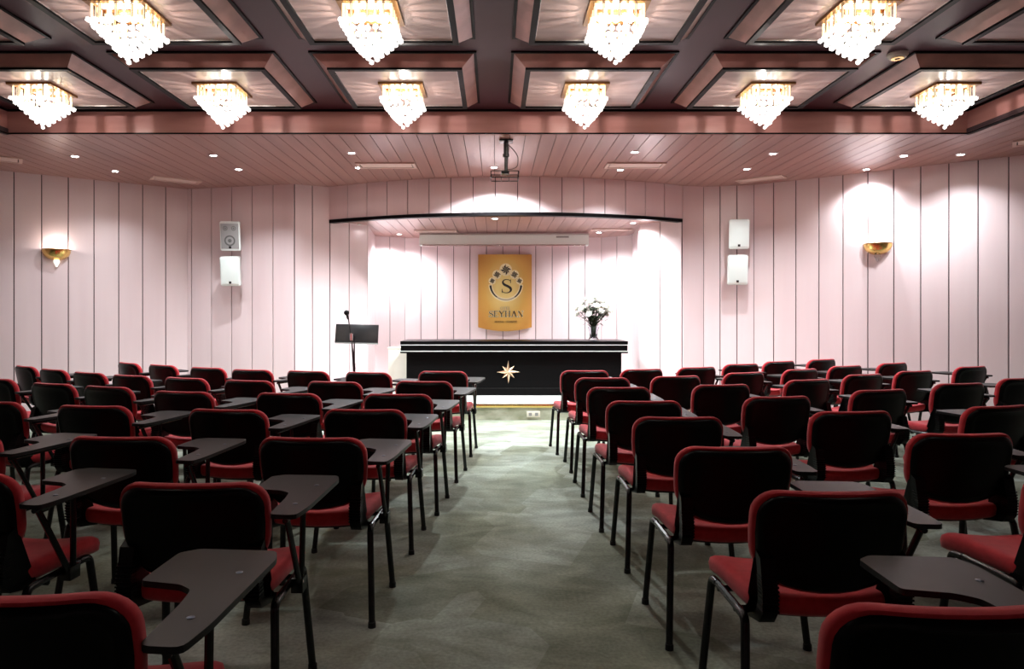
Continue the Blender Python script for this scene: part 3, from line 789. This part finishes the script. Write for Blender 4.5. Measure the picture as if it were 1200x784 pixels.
bm = new(); tube(bm, [(.015, -.015, .70), (-.03, -.02, 1.08), (-.065, -.03, 1.31)], .0065, 8); mk('boom', bm, M['tube'], t)
bm = new(); lathe(bm, [(0, -.04), (.017, -.04), (.019, .04), (0, .04)], 12); bmesh.ops.transform(bm, matrix=Matrix.Translation((-.03, -.015, 1.08)), verts=bm.verts); mk('clutch', bm, M['chrome'], t)
bm = new(); tube(bm, [(-.066, -.03, 1.29), (-.075, -.045, 1.345)], [.012, .016], 10)
bmesh.ops.create_uvsphere(bm, u_segments=14, v_segments=10, radius=.032, matrix=Matrix.Translation((-.078, -.052, 1.365))); mk('microphone', bm, M['plastic'], t)
bm = new(); lathe(bm, [(0, 0), (.13, 0), (.13, .012), (.03, .03), (0, .03)], 24, (.03, 0, 0)); mk('base', bm, M['tube'], t)

# ------------------------------------------------------------------ flowers
fx, fy = (695.5 - 580) / 800 * 9.95, 9.95; fz = .196 + TOP
t = empty('flower_vase', (fx, fy, fz)); tag(t, 'glass vase of white roses on the right end of the black desk', 'vase of flowers')
bm = new(); lathe(bm, [(0, .0), (.075, .0), (.08, .012), (.055, .05), (.06, .12), (.085, .20), (.079, .20), (.054, .12), (.048, .05), (.05, .02), (0, .02)], 24); mk('vase', bm, M['glass'], t)
rng = random.Random(11)
heads = []
for k in range(30):
    for _ in range(60):
        a = rng.uniform(0, 2 * math.pi); ph = rng.uniform(-.25, 1.45)
        rx, rz_ = .25, .20
        p = Vector((rx * math.cos(a) * math.cos(ph), .17 * math.sin(a) * math.cos(ph), .42 + rz_ * math.sin(ph)))
        if all((p - h_).length > .072 for h_ in heads): heads.append(p); break
def rose_mesh(bm, p, r, rng):
    d = (p - Vector((0, 0, .30))).normalized(); q = d.to_track_quat('Z', 'Y').to_matrix().to_4x4()
    for lay, (n_, rr, op) in enumerate(((5, 1.0, .95), (5, .78, .6), (4, .5, .3))):
        for j in range(n_):
            a0 = 2 * math.pi * j / n_ + lay * .6; vs = []
            for v in range(4):
                row = []
                for u in range(4):
                    ang = a0 + (u / 3 - .5) * 2 * math.pi / n_ * 1.35
                    hgt = v / 3; rad = r * rr * (.25 + op * .75 * math.sin(hgt * 1.5)) * (1 - .10 * abs(u / 3 - .5) * 2 * hgt)
                    z = r * (-.5 + 1.25 * hgt * (1 - .25 * op) - .22 * op * hgt ** 3 - .18 * hgt * (abs(u / 3 - .5) * 2) ** 2)
                    row.append(bm.verts.new((Matrix.Translation(p) @ q) @ Vector((rad * math.cos(ang), rad * math.sin(ang), z))))
                vs.append(row)
            for v in range(3):
                for u in range(3): bm.faces.new((vs[v][u], vs[v][u + 1], vs[v + 1][u + 1], vs[v + 1][u]))
    bmesh.ops.create_uvsphere(bm, u_segments=8, v_segments=6, radius=r * .42, matrix=Matrix.Translation(p + d * r * .15))
bs = new(); bl = new()
def leaf(bm, p, d, L_, w_):
    d = d.normalized(); s = d.cross(Vector((0, 0, 1)));  s = s.normalized() if s.length > .01 else Vector((1, 0, 0)); up = s.cross(d)
    pts = [(0, 0), (.3, .5), (.65, .42), (1, 0), (.65, -.42), (.3, -.5)]
    vs = [bm.verts.new(p + d * L_ * a + s * w_ * b_ - up * L_ * .25 * a * a) for a, b_ in pts]
    m1 = bm.verts.new(p + d * L_ * .5 - up * L_ * .11)
    for k in range(6): bm.faces.new((vs[k], vs[(k + 1) % 6], m1))
for k, p in enumerate(heads):
    bm = new(); rose_mesh(bm, p, rng.uniform(.052, .066), rng); mk('rose', bm, M['petal'], t, angle=80)
    tube(bs, [(p.x * .12, p.y * .12, .05), (p.x * .15, p.y * .15, .22), tuple(p * .85 + Vector((0, 0, .04)))], .004, 5)
for k in range(150):
    a = rng.uniform(0, 2 * math.pi); ph = rng.uniform(-1.1, 1.2); s_ = rng.uniform(.2, .95)
    p = Vector((.22 * s_ * math.cos(a) * math.cos(ph), .15 * s_ * math.sin(a) * math.cos(ph), .38 + .17 * s_ * math.sin(ph)))
    leaf(bl, p, Vector((math.cos(a), math.sin(a), rng.uniform(-.4, .8))), rng.uniform(.06, .1), rng.uniform(.03, .05))
for k in range(60):
    a = rng.uniform(0, 2 * math.pi); z = rng.uniform(.18, .32); leaf(bl, Vector((.03 * math.cos(a), .03 * math.sin(a), z)), Vector((math.cos(a), math.sin(a), 1.2)), .08, .04)
mk('stems', bs, M['leaf'], t); mk('foliage', bl, M['leaf'], t, angle=80)

# ------------------------------------------------------------------ tablet chair
def make_chair():
    root = empty('tablet_chair')
    # back: local y=0 is the plane of the back's top edge, +y faces the stage
    hu, hv, zc = .238, .138, .667
    ol = rrect(hu, hv, .075, 6, .09)
    ol = [(u * (1 - .05 * max(0, -v / hv)), v - (.05 * (1 - (u / hu) ** 2) if v < -.05 else 0)) for u, v in ol]
    def fb(u, v, t_): return (u, .045 * (-v / hv) * .6 + .027 - .0 + .045 * (u / hu) ** 2 - .02 + t_, zc + v)
    bm = new(); pad(bm, ol, hu, hv, [(.004, .004), (0, .012), (0, .030), (.006, .040), (.02, .046)], fb); mk('back_cushion', bm, M['fabric'], root, angle=60)
    ol2 = [(u * .955, v * .94 - .004) for u, v in ol]
    bm = new(); pad(bm, ol2, hu * .955, hv * .94, [(0, .008), (0, .0), (.006, -.010), (.018, -.016), (.024, -.013), (.05, -.012)], fb); mk('back_shell', bm, M['plastic'], root, angle=50)
    # seat
    su, sv = .235, .225
    so = rrect(su, sv, .07, 6); so = [(u * (1 + .05 * v / sv), v) for u, v in so]
    def fs(u, v, t_): return (u, .285 + v, .438 + t_ - .035 * max(0, (v - .10) / .125) ** 2 + .022 * (u / su) ** 2 - .006 + .02 * max(0, (-v - .1) / .125) ** 2)
    bm = new(); pad(bm, so, su, sv, [(.016, -.046), (.003, -.036), (0, -.010), (.004, .008), (.018, .018), (.04, .022)], fs); mk('seat_cushion', bm, M['fabric'], root, angle=60)
    so2 = [(u * .88, v * .84 + .01) for u, v in so]
    bm = new(); pad(bm, so2, su * .88, sv * .84, [(.04, -.058), (.01, -.055), (0, -.040)], fs); mk('seat_shell', bm, M['plastic'], root, angle=60)
    # ribbed brackets joining back and seat
    for s in (-1, 1):
        bm = new(); x = .200 * s
        side = [(.062, .62), (.022, .60), (.000, .50), (.004, .44), (.03, .405), (.15, .380), (.15, .398), (.06, .425), (.038, .47), (.046, .55)]
        side = [(y, z) for y, z in side]
        for sx0, sx1 in ((x - .023, x + .023),):
            prism(bm, side, lambda y, z: (sx0, y, z), lambda y, z: (sx1, y, z))
        for k in range(9):
            z = .445 + .012 * k; y = .001 if z < .5 else .001 + (z - .5) * .2
            box(bm, x - .0255, x + .0255, y - .0045, y + .034, z, z + .0055)
        mk('back_bracket', bm, M['plastic'], root, angle=50)
    # side rails and cross bars
    bm = new()
    for s in (-1, 1): tube(bm, [(s * .25, .10, .405), (s * .25, .36, .405)], .0125, 8)
    for y in (.17, .33): tube(bm, [(-.25, y, .388), (.25, y, .388)], .011, 8)
    mk('seat_frame', bm, M['tube'], root)
    for s in (-1, 1):
        for a, foot, top in ((0, (s * .275, .0, .012), (s * .252, .065, .405)), (1, (s * .275, .435, .012), (s * .252, .385, .405))):
            inner = (s * .25, .13 if a == 0 else .33, .405)
            bm = new(); tube(bm, arc_path([foot, top, inner], .05, 5), .0142, 10)
            lg = mk('leg', bm, M['tube'], root)
            bm = new(); lathe(bm, [(0, 0), (.0172, 0), (.0165, .022), (.0145, .024), (0, .024)], 12, (foot[0], foot[1], 0)); mk('foot_cap', bm, M['rubber'], lg)
    # tablet
    raw = [(.245, .03), (.332, .022), (.346, .12), (.360, .50), (.342, .555), (.13, .57), (.088, .54), (.084, .35), (.19, .325), (.228, .295), (.238, .22)]
    out_ = []
    n_ = len(raw)
    for i in range(n_):
        a, b_, c_ = (Vector(raw[(i - 1) % n_]), Vector(raw[i]), Vector(raw[(i + 1) % n_]))
        r_ = min(.022 if 1 < i < 5 or i in (0, 1) else .012, (a - b_).length * .4, (c_ - b_).length * .4)
        p, q = b_ + (a - b_).normalized() * r_, b_ + (c_ - b_).normalized() * r_
        for k in range(4): u = k / 3; w_ = p * (1 - u) ** 2 + b_ * 2 * u * (1 - u) + q * u * u; out_.append((w_.x, w_.y))
    bm = new(); prism(bm, out_, lambda x, y: (x, y, .687), lambda x, y: (x, y, .702))
    tb = mk('writing_tablet', bm, M['tablet'], root, angle=30)
    for x, y in ((.292, .15), (.300, .40)):
        bm = new(); lathe(bm, [(0, .7005), (.009, .7005), (.009, .703), (.005, .7045), (0, .7045)], 10, (x, y, 0)); mk('screw', bm, M['screw'], tb)
    bm = new()
    tube(bm, [(.29, .05, .675), (.302, .44, .675)], .010, 8)
    tube(bm, [(.285, .235, .395), (.290, .07, .672)], .0105, 8); tube(bm, [(.285, .25, .395), (.296, .235, .672)], .0105, 8)
    box(bm, .258, .30, .215, .27, .375, .425, .004)
    mk('tablet_arm', bm, M['tube'], root)
    return root

# (x, y of the back's foot point, inward turn in degrees), rows counted from the stage
LEFT = [
 [(-.50, 6.45, 5), (-1.20, 6.34, 17), (-1.81, 6.50, 20), (-2.40, 6.66, 18), (-2.95, 6.93, 24), (-3.59, 7.30, 31), (-4.13, 7.63, 38)],
 [(-.58, 5.47, 7), (-1.30, 5.44, 13), (-2.03, 5.55, 17), (-2.65, 5.78, 22), (-3.25, 6.03, 24), (-3.80, 6.33, 28), (-4.38, 6.71, 31), (-4.94, 7.13, 36)],
 [(-.66, 4.57, 5), (-1.42, 4.62, 10), (-2.19, 4.73, 13), (-2.91, 5.07, 20), (-3.47, 5.30, 22), (-4.20, 5.72, 28)],
 [(-.74, 3.82, 3), (-1.52, 3.82, 8), (-2.37, 3.98, 8), (-3.12, 4.18, 14)],
 [(-.80, 2.93, 3), (-1.64, 2.95, 3), (-2.52, 3.12, 8)],
 [(-.96, 2.13, 0), (-1.84, 2.26, 4)],
 [(-.925, 1.27, 0)],
]
RIGHT = [
 [(.87, 6.54, 4), (1.47, 6.71, 19), (2.09, 6.97, 21), (2.71, 7.43, 20), (3.32, 7.89, 23), (3.98, 8.24, 26)],
 [(.92, 5.78, 1), (1.60, 5.94, 14), (2.34, 6.32, 23), (3.04, 6.71, 26), (3.72, 7.17, 23), (4.46, 7.59, 25)],
 [(.92, 5.01, 1), (1.75, 5.20, 10), (2.61, 5.62, 21), (3.34, 6.12, 22), (4.03, 6.50, 20), (4.97, 7.07, 22)],
 [(.93, 4.20, 1), (1.86, 4.43, 9), (2.76, 4.84, 15), (3.64, 5.30, 12), (4.46, 5.75, 18)],
 [(.96, 3.53, 0), (1.98, 3.74, 5), (2.96, 3.97, 14)],
 [(.97, 2.72, 0), (2.10, 3.03, 1)],
 [(1.02, 2.03, 0), (2.06, 2.30, 3)],
 [(.85, 1.22, 0)],
]
chair = make_chair(); n = 0
rown = ['front row', 'second row from the stage', 'third row from the stage', 'fourth row from the stage', 'fifth row from the stage', 'sixth row from the stage', 'seventh row from the stage', 'row nearest the camera']
seatn = ['aisle seat', 'second seat from the aisle', 'third seat from the aisle', 'fourth seat from the aisle', 'fifth seat from the aisle', 'sixth seat from the aisle', 'seventh seat from the aisle', 'eighth seat from the aisle']
for side, rows, sgn in (('left', LEFT, -1), ('right', RIGHT, 1)):
    for r, row in enumerate(rows):
        for c, (x, y, a) in enumerate(row):
            o = chair if n == 0 else copy_tree(chair); n += 1
            o.location = (x, y, 0); o.rotation_euler = (0, 0, R(a) * sgn)
            rn = rown[-1] if r == len(rows) - 1 else rown[r]
            tag(o, 'red-seated tablet chair, %s block, %s, %s' % (side, rn, seatn[c]), 'chair', 'tablet chairs in the %s block' % side)

# ------------------------------------------------------------------ world, camera
w = bpy.data.worlds.new('World'); SC.world = w; w.use_nodes = True
w.node_tree.nodes['Background'].inputs[0].default_value = (.0, .0, .0, 1); w.node_tree.nodes['Background'].inputs[1].default_value = 0
cam = bpy.data.cameras.new('camera'); co = bpy.data.objects.new('camera', cam); COL.objects.link(co)
co.location = (0, 0, H); co.rotation_euler = (R(90), 0, 0)
cam.sensor_width = 36; cam.lens = 24; cam.shift_x = 20 / 1200; cam.shift_y = -22 / 1200; cam.clip_start = .02
SC.camera = co
vs = SC.view_settings; vs.view_transform = 'Standard'; vs.look = 'None'; vs.gamma = 1; vs.use_curve_mapping = False
vs.exposure = 0.0
